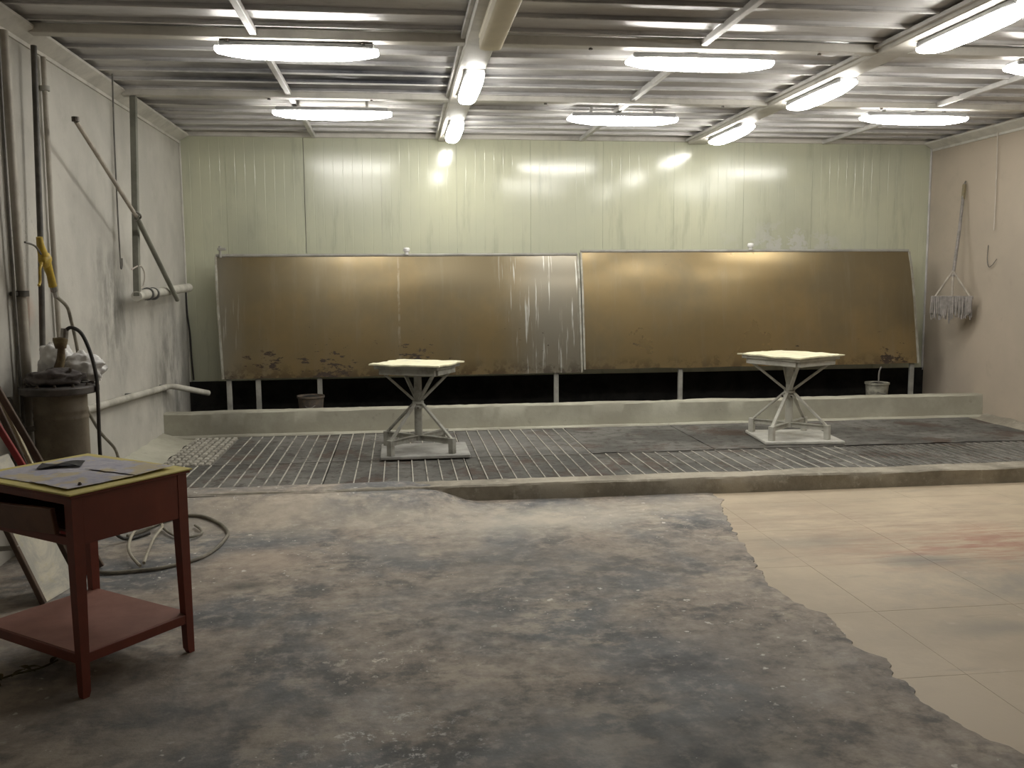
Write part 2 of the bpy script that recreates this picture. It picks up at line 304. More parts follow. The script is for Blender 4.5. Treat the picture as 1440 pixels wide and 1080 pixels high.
# ---------------------------------------------------------------- mesh helpers
class B:
    """collects shapes in one bmesh; build() links it as one object"""
    def __init__(s): s.bm = bmesh.new()
    def box(s, lo, hi, bev=0.0, mtx=None, seg=1):
        c = [(a+b)/2 for a, b in zip(lo, hi)]; d = [max(abs(b-a), 1e-5) for a, b in zip(lo, hi)]
        mt = Matrix.Translation(c) @ Matrix.Diagonal((*d, 1))
        if mtx is not None: mt = mtx @ mt
        r = bmesh.ops.create_cube(s.bm, size=1.0, matrix=mt)
        if bev:
            es = list({e for v in r['verts'] for e in v.link_edges})
            bmesh.ops.bevel(s.bm, geom=es, offset=bev, segments=seg, affect='EDGES', profile=.5)
        return s
    def beam(s, a, b, wd, ht=None, bev=0.0, upv=(0, 0, 1)):
        """square bar from a to b"""
        a, b = Vector(a), Vector(b); d = b-a; L = d.length; zx = d.normalized()
        u = Vector(upv)
        if abs(zx.dot(u)) > .98: u = Vector((0, 1, 0))
        px = zx.cross(u).normalized(); py = px.cross(zx)
        mt = Matrix(((px.x, py.x, zx.x, 0), (px.y, py.y, zx.y, 0), (px.z, py.z, zx.z, 0), (0, 0, 0, 1)))
        mt = Matrix.Translation((a+b)/2) @ mt
        return s.box((-wd/2, -(ht or wd)/2, -L/2), (wd/2, (ht or wd)/2, L/2), bev, mt)
    def quadbar(s, bot, top):
        """prism between two quads (lists of four points)"""
        vs = [s.bm.verts.new(p) for p in list(bot)+list(top)]
        for f in ((3, 2, 1, 0), (4, 5, 6, 7), (0, 1, 5, 4), (1, 2, 6, 5), (2, 3, 7, 6), (3, 0, 4, 7)):
            s.bm.faces.new([vs[i] for i in f])
        return s
    def tube(s, pts, r, n=10, smooth=0, cap=True):
        P = [Vector(p) for p in pts]
        if smooth:
            Q = []
            for i in range(len(P)-1):
                p0 = P[max(i-1, 0)]; p1 = P[i]; p2 = P[i+1]; p3 = P[min(i+2, len(P)-1)]
                for k in range(smooth):
                    q = k/smooth
                    Q.append(.5*((2*p1)+(p2-p0)*q+(2*p0-5*p1+4*p2-p3)*q*q+(-p0+3*p1-3*p2+p3)*q**3))
            P = Q+[P[-1]]
        rs = r if isinstance(r, (list, tuple)) else [r]*len(P)
        rings = []; prev = None
        for i, p in enumerate(P):
            d = (P[min(i+1, len(P)-1)]-P[max(i-1, 0)]).normalized()
            if prev is None:
                u = Vector((0, 0, 1)) if abs(d.z) < .9 else Vector((1, 0, 0))
                prev = d.cross(u).normalized()
            a = (prev-d*prev.dot(d)).normalized(); prev = a; b = d.cross(a)
            rings.append([s.bm.verts.new(p+(a*math.cos(2*math.pi*k/n)+b*math.sin(2*math.pi*k/n))*rs[min(i, len(rs)-1)]) for k in range(n)])
        for i in range(len(rings)-1):
            for k in range(n):
                s.bm.faces.new((rings[i][k], rings[i][(k+1) % n], rings[i+1][(k+1) % n], rings[i+1][k]))
        if cap:
            s.bm.faces.new(rings[0][::-1]); s.bm.faces.new(rings[-1])
        return s
    def lathe(s, prof, n=32, c=(0, 0, 0), wob=0.0):
        rings = []
        for r, z in prof:
            rings.append([s.bm.verts.new((c[0]+r*math.cos(2*math.pi*k/n)*(1+wob*noise.noise((k*.5, z*7, 3))), c[1]+r*math.sin(2*math.pi*k/n)*(1+wob*noise.noise((k*.5, z*7, 3))), c[2]+z)) for k in range(n)])
        for i in range(len(rings)-1):
            for k in range(n):
                s.bm.faces.new((rings[i][k], rings[i][(k+1) % n], rings[i+1][(k+1) % n], rings[i+1][k]))
        if prof[0][0] > 0: s.bm.faces.new(rings[0][::-1])
        if prof[-1][0] > 0: s.bm.faces.new(rings[-1])
        return s
    def grid(s, nx, ny, fn):
        """surface of (nx+1)*(ny+1) points fn(u, v)"""
        V = [[s.bm.verts.new(fn(i/nx, j/ny)) for j in range(ny+1)] for i in range(nx+1)]
        for i in range(nx):
            for j in range(ny):
                s.bm.faces.new((V[i][j], V[i+1][j], V[i+1][j+1], V[i][j+1]))
        return V
    def blob(s, c, sc, amp=.2, fr=3.0, sub=3, seed=0, flat=None):
        r = bmesh.ops.create_icosphere(s.bm, subdivisions=sub, radius=1.0)
        for v in r['verts']:
            d = v.co.normalized()
            k = 1+amp*noise.fractal(d*fr+Vector((seed*3.1, seed, 0)), .8, 2, 4)
            v.co = Vector((d.x*sc[0]*k+c[0], d.y*sc[1]*k+c[1], d.z*sc[2]*k+c[2]))
            if flat is not None and v.co.z < flat: v.co.z = flat
        return s
    def mesh(s, name, mat, smooth=True, ang=35):
        bmesh.ops.recalc_face_normals(s.bm, faces=s.bm.faces)
        me = bpy.data.meshes.new(name); s.bm.to_mesh(me); s.bm.free()
        if mat: me.materials.append(M[mat] if isinstance(mat, str) else mat)
        if smooth:
            me.polygons.foreach_set('use_smooth', [True]*len(me.polygons))
            me.set_sharp_from_angle(angle=math.radians(ang))
        return me
    def build(s, name, mat, parent=None, loc=None, smooth=True, ang=35):
        return link(name, s.mesh(name, mat, smooth, ang), parent, loc)

def link(name, me, parent=None, loc=None, rz=0.0):
    o = bpy.data.objects.new(name, me); COL.objects.link(o)
    if parent is not None: o.parent = parent
    if loc is not None: o.location = loc
    if rz: o.rotation_euler.z = rz
    return o
def tag(o, label=None, cat=None, group=None, kind=None):
    if label: o['label'] = label
    if cat: o['category'] = cat
    if group: o['group'] = group
    if kind: o['kind'] = kind
    return o
def thing(name, label, cat, loc=(0, 0, 0), rz=0.0, group=None):
    o = bpy.data.objects.new(name, None); COL.objects.link(o); o.location = loc; o.rotation_euler.z = rz
    o.empty_display_size = .1
    return tag(o, label, cat, group)

XL, XR, YB, YF, ZC = -2.3, 6.28, 10.3, -2.4, 3.2

# ================================================================ the setting
# floor: bed, beige tiles, broken screed layer over them, kerbs, drain
fl = B().box((XL-.1, YF-.1, -.12), (XR+.1, YB+.1, -.018)).build('floor', 'grout')
tag(fl, 'worn concrete floor with a broken grey screed over beige tiles', kind='structure')

EDGE = [(2.36, 6.6), (2.30, 6.3), (2.18, 5.86), (2.10, 5.45), (2.04, 5.12), (1.96, 4.78), (1.90, 4.28), (2.01, 4.02), (1.99, 3.82), (1.94, 3.66),
        (2.0, 3.49), (1.99, 3.39), (1.96, 3.1), (1.98, 2.95), (2.05, 2.67), (2.1, 2.2), (2.0, 1.5), (2.15, .7), (2.1, -.5), (2.2, -2.5)]
def edge_x(y):
    for (x0, y0), (x1, y1) in zip(EDGE, EDGE[1:]):
        if y1 <= y <= y0:
            q = (y-y1)/(y0-y1); x = x1+(x0-x1)*q
            break
    else:
        x = 2.36
    return x+.05*noise.noise((0, y*5, 1))+.03*noise.noise((3, y*17, 1))
TS = .72
tile_me = B().box((.0008, .0008, -.012), (TS-.0008, TS-.0008, 0), .0004).mesh('tile', 'tile')
yy0 = 4.03-TS*9
for i in range(7):
    for j in range(13):
        x0 = 1.55+i*TS; y0 = yy0+j*TS
        if x0+TS > XR+.2 or y0+TS > 6.55+.2: pass
        x1 = min(x0+TS, XR); y1 = min(y0+TS, 6.53)
        if x1-x0 < .05 or y1-y0 < .05: continue
        if x1-x0 > TS-.01 and y1-y0 > TS-.01:
            link('tile', tile_me, fl, (x0, y0, -.008-.0004*random.random()))
        else:
            B().box((.0008, .0008, -.012), (x1-x0-.0008, y1-y0-.0008, 0), .0004).build('tile', 'tile', fl, (x0, y0, -.0082))
def floor_z(x, y):
    """screed top: level, with a patched hump rising to the kerb on the piped side"""
    k = max(0.0, min(1.0, (y-5.95)/.55)); k = k*k*(3-2*k)
    e = max(0.0, min(1.0, (.55+.12*noise.noise((x*2, y*2, 0))-x)/.5)); e = e*e*(3-2*e)
    return .105*k*e+.006*noise.noise((x*1.3, y*1.3, 5))+.002*noise.noise((x*6, y*6, 2))
b = B()
rows = [YF+(6.53-YF)*j/420 for j in range(421)]
NCOL = 64
V = []
for y in rows:
    ex = edge_x(y); L = ex-XL; r = []
    for i in range(NCOL+1):
        q = i/NCOL; q = 1-(1-q)**1.5
        x = XL+L*q
        z = floor_z(x, y)
        d = ex-x
        if d < .05: z -= .004*(1-d/.05)
        r.append(b.bm.verts.new((x, y, z)))
    r.append(b.bm.verts.new((ex+.004, y, -.018)))
    V.append(r)
for j in range(len(V)-1):
    for i in range(NCOL+1):
        b.bm.faces.new((V[j][i], V[j][i+1], V[j+1][i+1], V[j+1][i]))
b.build('screed_layer', 'screed', fl, ang=40)

def rough_block(x0, x1, y0, y1, z0, z1, amp=.012, nx=110, holes=()):
    """concrete upstand with an uneven arris"""
    bb = B(); ny = 5
    prof = [(y0, z0), (y0, z0+(z1-z0)*.5), (y0, z1-.012), (y0+.012, z1), ((y0+y1)/2, z1), (y1-.01, z1), (y1, z1-.01), (y1, z0)]
    V = []
    for i in range(nx+1):
        x = x0+(x1-x0)*i/nx; r = []
        for k, (y, z) in enumerate(prof):
            a = amp if 0 < k < len(prof)-1 else 0
            r.append(bb.bm.verts.new((x, y+a*.8*noise.noise((x*2.2, k*.7, 4))+a*.5*noise.noise((x*11, k, 7)), z+(a*noise.noise((x*1.7, 8, k*.2))+a*.5*noise.noise((x*13, 3, k*.4)) if k > 1 else 0))))
        V.append(r)
    for i in range(nx):
        for k in range(len(prof)-1):
            bb.bm.faces.new((V[i][k], V[i+1][k], V[i+1][k+1], V[i][k+1]))
    bb.bm.faces.new(V[0]); bb.bm.faces.new(V[-1][::-1])
    return bb
rough_block(XL, XR, 6.52, 6.73, -.018, .117, .010, 160).build('kerb', 'kerb', fl)
def patch_pt(u, v):
    x = XL+(.28+.08*math.sin(v*5)+.05*noise.noise((v*6, 0, 1))-XL)*u; y = 6.515+.213*v+.012*noise.noise((x*6, v, 2))*(v > .9)
    return (x, y, .121+.004*noise.noise((x*3, y*3, 5))-.02*max(0, (u-.93)/.07)-.016*max(0, 1-v/.2))
b = B(); b.grid(90, 8, patch_pt)
b.build('screed_patch', 'screed', fl)
B().box((XL, 6.73, -.018), (XR, 9.12, .07)).build('drain_bed', 'black', fl)
rough_block(XL, XR, 9.12, 9.28, .05, .345, .010, 160).build('curb', 'curb', fl)
rough_block(-2.25, XR, 9.04, 9.13, .05, .125, .008, 160).build('curb_ledge', 'curb', fl)
B().box((XL, 9.28, -.018), (XR, YB, .2)).build('trough_bed', 'black', fl)
# concrete fillets where the drain meets the side walls
b = B()
b.grid(3, 40, lambda u, v: (XL+.001+.29*u+.04*u*noise.noise((v*9, u, 1)), 6.74+2.33*v, .09+.07*(1-u)**1.6+.012*noise.noise((u*3, v*14, 2))))
b.build('fillet', 'curb', fl)
b = B()
b.grid(3, 40, lambda u, v: (XR-.001-.22*u+.04*u*noise.noise((v*9, u, 1)), 6.74+2.33*v, .085+.06*(1-u)**1.6+.012*noise.noise((u*3, v*14, 2))))
b.build('fillet', 'kerb', fl)

# walls
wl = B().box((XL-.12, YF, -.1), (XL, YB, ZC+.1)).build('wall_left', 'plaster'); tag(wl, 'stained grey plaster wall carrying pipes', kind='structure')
wr = B().box((XR, YF, -.1), (XR+.12, YB, ZC+.1)).build('wall_right', 'beige'); tag(wr, 'plain beige wall where a mop hangs', kind='structure')
wf = B().box((XL-.12, YF-.12, -.1), (XR+.12, YF, ZC+.1)).build('wall_front', 'plaster'); tag(wf, 'plain grey plaster wall', kind='structure')
wb = B().box((XL-.12, YB+.03, -.1), (XR+.12, YB+.15, ZC+.1)).build('wall_back', 'plaster'); tag(wb, 'pale lacquered sheet-panel wall behind the steel sheets', kind='structure')
# lacquered wall panels: shallow fluted sheets with a recessed joint between each
PW = .83
def wall_panel(x0, x1):
    bb = B(); zz = (.52, ZC+.02); V = []
    a, c_ = x0+(.004 if abs(x0+1.0) < .05 else .0012), x1-(.004 if abs(x1+1.0) < .05 else .0012)
    xx = [(a, 0.0)]
    for g in range(1, int((x1-x0)/.104)+1):
        gx = x0+g*.104
        if a+.02 < gx < c_-.02: xx += [(gx-.004, 0.0), (gx-.0015, .0009), (gx+.0015, .0009), (gx+.004, 0.0)]
    xx.append((c_, 0.0)); n = len(xx)-1
    for x, d in xx:
        V.append([bb.bm.verts.new((x-x0, YB+d+.0010*noise.noise((x*1.1, z*1.3, 6)), z)) for z in [zz[0]+(zz[1]-zz[0])*k/6 for k in range(7)]])
    for i in range(n):
        for k in range(6): bb.bm.faces.new((V[i][k], V[i+1][k], V[i+1][k+1], V[i][k+1]))
    for s_ in (0, -1):
        bk = [bb.bm.verts.new((V[s_][k].co.x, YB+.028, V[s_][k].co.z)) for k in (0, 6)]
        bb.bm.faces.new([V[s_][k] for k in range(7)]+[bk[1], bk[0]])
    return bb
xs = [XL]+[-1.83+PW*i for i in range(10)]+[XR]
for x0, x1 in zip(xs, xs[1:]):
    wall_panel(x0, x1).build('wall_panel', 'lacquer', wb, (x0, 0, 0), ang=4)
B().box((XL, YB-.02, .05), (XR, YB+.03, .53)).build('plinth', 'black', wb)
B().box((XL, YB-.03, ZC-.035), (XR, YB+.02, ZC+.02), .006).build('cornice', 'steelwhite', wb)
B().box((XR-.02, YB-.02, .5), (XR, YB, ZC-.03), .004).build('corner_bead', 'rib', wr)
B().box((XL, YB-.018, .5), (XL+.018, YB, ZC-.03), .004).build('corner_bead', 'steelwhite', wl)
# coving along the side walls
def coving(par, x0, sgn, mat):
    bb = B()
    pr = [(0, ZC-.115), (.014*sgn, ZC-.115), (.014*sgn, ZC-.09), (.11*sgn, ZC-.035), (.11*sgn, ZC-.016), (0, ZC-.016)]
    A = [bb.bm.verts.new((x0+x, YF, z)) for x, z in pr]; C = [bb.bm.verts.new((x0+x, YB-.03, z)) for x, z in pr]
    for i in range(6): bb.bm.faces.new((A[i], A[(i+1) % 6], C[(i+1) % 6], C[i]))
    bb.bm.faces.new(A); bb.bm.faces.new(C[::-1])
    bb.build('coving', mat, par)
coving(wl, XL, 1, 'steelwhite'); coving(wr, XR, -1, 'steelwhite')

# ceiling: deck, pans with folded edges, purlins, beams, ribs
ce = B().box((XL-.12, YF-.12, ZC+.06), (XR+.12, YB+.15, ZC+.16)).build('ceiling', 'galv'); tag(ce, 'sooty galvanised sheet ceiling with white beams', kind='structure')
RP = .33
ny = int((YB-YF)/RP)+1
for j in range(ny):
    y0 = YB-(j+1)*RP
    if y0 < YF: y0 = YF
    y1 = YB-j*RP
    if y1-y0 < .1: continue
    bb = B(); nx = 44
    pr = [(.0, ZC+.05), (.0, ZC-.004), (.022, ZC-.004), (.026, ZC+.016), (.08, ZC+.022), (.14, ZC+.019), (.20, ZC+.022), (.26, ZC+.019), (y1-y0-.002, ZC+.018), (y1-y0-.002, ZC+.05)]
    V = []
    for i in range(nx+1):
        x = XL+(XR-XL)*i/nx
        wv = .006*noise.noise((x*1.1, j*3.3, 0))+.003*noise.noise((x*4, j*1.7, 5))
        V.append([bb.bm.verts.new((x, y+(wv if 0 < k < 9 else 0), z+(wv*1.4 if 0 < k < 9 else 0))) for k, (y, z) in enumerate(pr)])
    for i in range(nx):
        for k in range(9): bb.bm.faces.new((V[i][k], V[i+1][k], V[i+1][k+1], V[i][k+1]))
    bb.build('ceiling_panel', 'galv', ce, (0, y0, 0), ang=25)
    B().box((XL, -.009, ZC-.014), (XR, .009, ZC-.002), .002).build('fold_highlight', 'foldlight', ce, (0, y0, 0))  # added strip, coloured paler to imitate the fold lip catching light
for y in (-1.4, .5, 2.4, 4.27, 6.16, 8.05):
    bb = B().box((XL, y-.05, ZC-.058), (XR, y+.05, ZC+.0), .005)
    pu = bb.build('purlin', 'steelwhite', ce)
    if y > 5:
        for x in (-1.05, -.2, 1.3, 2.9, 4.4): B().lathe([(.014, 0), (.014, .008), (.006, .012)], 8, (x, y, ZC-.070)).build('bolt_head', 'bolt', pu)
for x in (.56, 3.40):
    B().box((x-.10, YF, ZC-.065), (x+.10, YB-.03, ZC-.006), .008).build('beam', 'steelwhite', ce)
    B().box((x-.13, YF, ZC-.035), (x-.10, YB-.03, ZC-.006), .004).build('beam_flange', 'rib', ce)
for x in (-.88, 2.06, 4.92):
    for a, c_ in ((YF, -1.455), (-1.345, .445), (.555, 2.345), (2.455, 4.215), (4.325, 6.105), (6.215, 7.995), (8.105, YB-.03)):
        B().box((x-.022, a, ZC-.045), (x+.022, c_, ZC-.002), .004).build('rib', 'rib', ce)

# ================================================================ lamps
LL = 1.04
def lamp_meshes(lit):
    half = LL/2
    bb = B()
    # housing tray
    bb.box((-half+.03, -.075, -.036), (half-.03, .075, 0), .008)
    hm = bb.mesh('housing', 'housing' if lit else 'duct')
    bb = B(); st = []
    for x, wd, zt, zb in (((-half, .046, -.040, -.056), (-half+.008, .060, -.034, -.066), (-half+.10, .068, -.032, -.086), (-half+.22, .072, -.032, -.100), (0, .074, -.032, -.106),
                          (half-.22, .072, -.032, -.100), (half-.10, .068, -.032, -.086), (half-.008, .060, -.034, -.066), (half, .046, -.040, -.056)) if lit else
                          ((-half, .070, -.034, -.096), (0, .070, -.034, -.096), (half, .070, -.034, -.096))):
        r = []
        for k in range(13):
            a = math.pi*k/12
            r.append(bb.bm.verts.new((x, -math.cos(a)*wd, zt+(zb-zt)*(math.sin(a)**(.6 if lit else .15)))))
        st.append(r)
    for i in range(len(st)-1):
        for k in range(12): bb.bm.faces.new((st[i][k], st[i+1][k], st[i+1][k+1], st[i][k+1]))
        bb.bm.faces.new((st[i][12], st[i+1][12], st[i+1][0], st[i][0]))
    bb.bm.faces.new(st[0]); bb.bm.faces.new(st[-1][::-1])
    dm = bb.mesh('diffuser', 'lit' if lit else 'duct', ang=50)
    return hm, dm
LM = {True: lamp_meshes(True), False: lamp_meshes(False)}
def lamp(x, y, top, along_y, label, lit=True, hang=0.0, group='tube lamps under the ceiling'):
    o = thing('ceiling_lamp', label, 'lamp', (x, y, top), math.pi/2 if along_y else 0, group)
    hm, dm = LM[lit]
    link('housing', hm, o); link('diffuser', dm, o)
    if hang:
        for cx in (-.3, .3): B().box((cx-.012, -.012, -.004), (cx+.012, .012, hang), .002).build('hanger', 'rib', o)
    return o
ZB = ZC-.065
pre = 'lit white tube lamp '
lamp(-.62, 6.24, ZC-.06, False, pre+'across the ceiling, on the front purlin nearest the piped wall')
lamp(-.55, 8.43, ZC-.062, False, pre+'across the sooty blue-black ceiling patch', hang=.064)
lamp(2.10, 6.30, ZC-.06, False, pre+'across the ceiling on the front purlin, between the two long beams')
lamp(2.10, 8.50, ZC-.062, False, pre+'across the ceiling behind the second purlin, between the two long beams', hang=.064)
lamp(4.83, 8.24, ZC-.062, False, pre+'across the ceiling near the mop wall, behind the second purlin', hang=.064)
lamp(4.88, 6.25, ZC-.06, False, pre+'across the ceiling on the front purlin nearest the mop wall')
lamp(.585, 7.28, ZB, True, pre+'lengthwise on the beam with the dead lamp, between both purlins')
lamp(.585, 9.38, ZB, True, pre+'lengthwise on the beam with the dead lamp, beside the back wall')
lamp(3.45, 7.30, ZB, True, pre+'lengthwise on the mop-side beam, between both purlins')
lamp(3.44, 9.30, ZB, True, pre+'lengthwise on the mop-side beam, beside the back wall')
lamp(3.46, 5.30, ZB, True, pre+'lengthwise on the mop-side beam, in front of the front purlin')
lamp(.60, 5.36, ZB, True, 'unlit cream tube lamp lengthwise on the ceiling beam', lit=False, group=None)

# ================================================================ floor grates
def bar_mesh(L, wd): return B().box((-wd/2, 0, -.03), (wd/2, L, 0), .002).mesh('bar', 'bar')
ZG = .112
def grate(x0, x1, y0, y1, label, pitch=.111, wd=.009, mat='bar', plain=False):
    o = thing('floor_grate', label, 'grate', (x0, y0, .07))
    W, L = x1-x0-.008, y1-y0-(.02 if y0 < 7 else .008)
    dz = random.uniform(-.003, .003)
    bb = B()
    bb.grid(20, 16, lambda u, v: (W*u, L*v, (.040 if plain else .033)+dz+.004*noise.noise((x0*3+W*u*4, y0+L*v*5, 1))+.002*noise.noise((x0+W*u*17, y0+L*v*19, 3))))
    r = bmesh.ops.extrude_face_region(bb.bm, geom=list(bb.bm.faces))
    for v in r['geom']:
        if isinstance(v, bmesh.types.BMVert): v.co.z = .0
    bb.build('infill', 'sludge', o, ang=60)
    if not plain:
        n = max(2, round(W/pitch)); me = B().box((-wd/2, .004, -.03), (wd/2, L-.004, 0), .0015).mesh('bar', mat)
        for i in range(1, n+1):
            link('bar', me, o, (min(max(W*i/n, wd/2+.001), W-wd/2-.001), 0, ZG-.07+dz+random.uniform(-.0015, .0015)))
        me = B().box((0, 0, -.03), (W, .006, -.003), .001).mesh('end_bar', 'bardark')
        link('end_bar', me, o, (0, -.001, ZG-.07+dz)); link('end_bar', me, o, (0, L-.005, ZG-.07+dz))
    else:
        me = B().box((0, 0, -.03), (W, .008, 0), .001).mesh('end_bar', 'bardark')
        link('end_bar', me, o, (0, 0, .041+dz)); link('end_bar', me, o, (0, L-.008, .041+dz))
    return o
cols = [-1.995, -1.70, -.59, .53, 1.64, 2.75, 3.86, 4.97, 6.06]
ordw = ['', 'first', 'second', 'third', 'fourth', 'fifth', 'sixth', 'seventh', 'eighth']
YS = (6.735, 7.66, 9.04)
GAP = .018
grate(cols[0], cols[2], YS[0], YS[1], 'light-barred steel floor grate along the low kerb, beside the piped wall')
for i in range(2, 8):
    fine = i >= 6
    grate(cols[i], cols[i+1], YS[0], YS[1], ('closely barred dark floor grate along the low kerb, %s' if fine else 'light-barred steel floor grate along the low kerb, %s') % ('%s from the piped wall' % ordw[i]),
          .074 if fine else .111, .007 if fine else .009, 'barmid' if fine else 'bar')
# second row, along the pale curb
M['hole'] = M['black']
o = thing('cast_grate', 'small cast grid grate in the corner by the piped wall', 'grate', (cols[0], YS[1], .07))
Wc, Lc = .42, 1.37
B().box((0, 0, 0), (Wc, Lc, .020), .003).build('base', 'bardark', o)
kn = B().box((-.020, -.038, 0), (.020, .038, .026), .006).mesh('stud', 'cast')
for i in range(7):
    for j in range(12):
        link('stud', kn, o, (.032+i*.0595, .06+j*.1135, .018))
grate(cols[0]+.43, cols[2], YS[1], YS[2], 'light-barred steel floor grate between the cast grid grate and the first turntable')
grate(cols[2], cols[3], YS[1], YS[2], 'light-barred floor grate half under the turntable nearer the piped wall')
grate(cols[3], cols[4], YS[1], YS[2], 'light-barred floor grate along the pale curb, just past the first turntable')
grate(cols[4], cols[5], YS[1], YS[2], 'brown sludge-covered floor plate along the pale curb, between the turntables', plain=True)
grate(cols[5], cols[6], YS[1], YS[2], 'dusty plain floor plate partly under the turntable nearer the mop wall', plain=True)
grate(cols[6], cols[7], YS[1], YS[2], 'dark plain floor plate along the curb, past the second turntable', plain=True)
grate(cols[7], cols[8], YS[1], YS[2], 'dark plain floor plate along the curb, beside the mop wall', plain=True)

# ================================================================ water curtain sheets
def sheet(x0, x1, x0b, x1b, zt, zb, label, legs, bow=.03):
    """steel sheet tilted slightly back, with folded side edges, on thin posts"""
    yt, yb = 9.96, 9.80
    o = thing('curtain_sheet', label, 'metal sheet', ((x0+x1)/2, 9.85, .2))
    ox, oz = (x0+x1)/2, .2
    def fn(u, v):
        z = zb+(zt-zb)*v; xa = x0b+(x0-x0b)*v; xb = x1b+(x1-x1b)*v
        x = xa+(xb-xa)*u
        y = yb+(yt-yb)*v-bow*math.sin(math.pi*v)*.4+.028*max(0.0, (v-.72)/.28)**2+.006*noise.noise((x*.9, z*1.5, 3))
        return (x-ox, y-9.85, z-oz+.008*noise.noise((x*2, v, 1))*(1 if v in (0, 1) else 0))
    bb = B(); bb.grid(60, 24, fn)
    r = bmesh.ops.extrude_face_region(bb.bm, geom=list(bb.bm.faces))
    for v in r['geom']:
        if isinstance(v, bmesh.types.BMVert): v.co.y += .012
    bb.build('sheet', 'sheet', o, ang=40)
    for u in (0, 1):
        p = [Vector(fn(u, v/10)) for v in range(11)]
        bb = B()
        for a, c_ in zip(p, p[1:]): bb.beam(a+Vector((0, .005, 0)), c_+Vector((0, .005, 0)), .022, .034)
        bb.build('folded_edge', 'sheet_edge', o)
    a, c_ = Vector(fn(0, 1)), Vector(fn(1, 1))
    B().tube([a+Vector((0, .01, .016)), c_+Vector((0, .01, .016))], .017, 10).build('spray_pipe', 'pipegrey', o)
    for x in legs:
        B().box((x-ox-.026, 9.83-9.85, 0), (x-ox+.026, 9.865-9.85, zb-oz+.10), .004).build('post', 'leggrey', o)
    return o, fn, ox, oz
s1, f1, ox1, oz1 = sheet(-1.91, 1.965, -1.85, 1.98, 1.875, .60, 'long brown-stained steel sheet with white runs, beside the piped wall', (-1.80, -1.50, -.86, 1.70))
s2, f2, ox2, oz2 = sheet(2.00, 5.86, 2.01, 5.92, 1.91, .63, 'long brown-stained steel sheet with rust chips, beside the mop wall', (3.11, 5.87))
def valve_knob(x, z, par, ox, oz):
    B().lathe([(.02, 0), (.02, .03), (.034, .035), (.036, .06), (.026, .075), (.0, .078)], 14, (x-ox, 9.98-9.85, z-oz)).build('pipe_cap', 'bag', par)
valve_knob(.09, 1.895, s1, ox1, oz1); valve_knob(3.95, 1.935, s2, ox2, oz2)
B().tube([(-1.86-ox1, .13, 1.87-oz1), (-1.86-ox1, .13, 1.99-oz1)], .014, 8).box((-1.885-ox1, .11, 1.945-oz1), (-1.80-ox1, .15, 1.972-oz1), .004).build('pipe_elbow', 'pipegrey', s1)
# buckets standing in the trough
def bucket(x, y, r, h, mat, label, extra):
    o = thing('bucket', label, 'bucket', (x, y, .2))
    B().lathe([(r*.86, 0), (r*.92, h*.5), (r, h), (r*1.05, h), (r*1.05, h-.02), (r*.99, h-.025), (r*.93, h-.01), (r*.85, .02), (.0, .02)], 24).build('body', mat, o)
    bb = B()
    bb.tube([(-r, 0, h-.01), (-r*.7, -.02, h*.72), (0, -.05-r, h*.55), (r*.7, -.02, h*.72), (r, 0, h-.01)], .004, 6, 4)
    bb.build('handle', 'wire', o)
    B().blob((0, 0, h-.03), (r*.85, r*.85, .03), .3, 3, 2, 4).build('sludge', 'black', o)
    if extra:
        B().tube([(.02, 0, h-.05), (.03, .02, h+.1), (.06, .03, h+.17)], .009, 8, 4).build('stick', 'wire', o)
bucket(5.29, 9.55, .125, .25, 'cream', 'small cream bucket with a stick standing under the rust-chipped steel sheet', True)
bucket(-.93, 9.55, .135, .24, 'brick', 'small dark grimy bucket standing under the steel sheet with white runs', False)

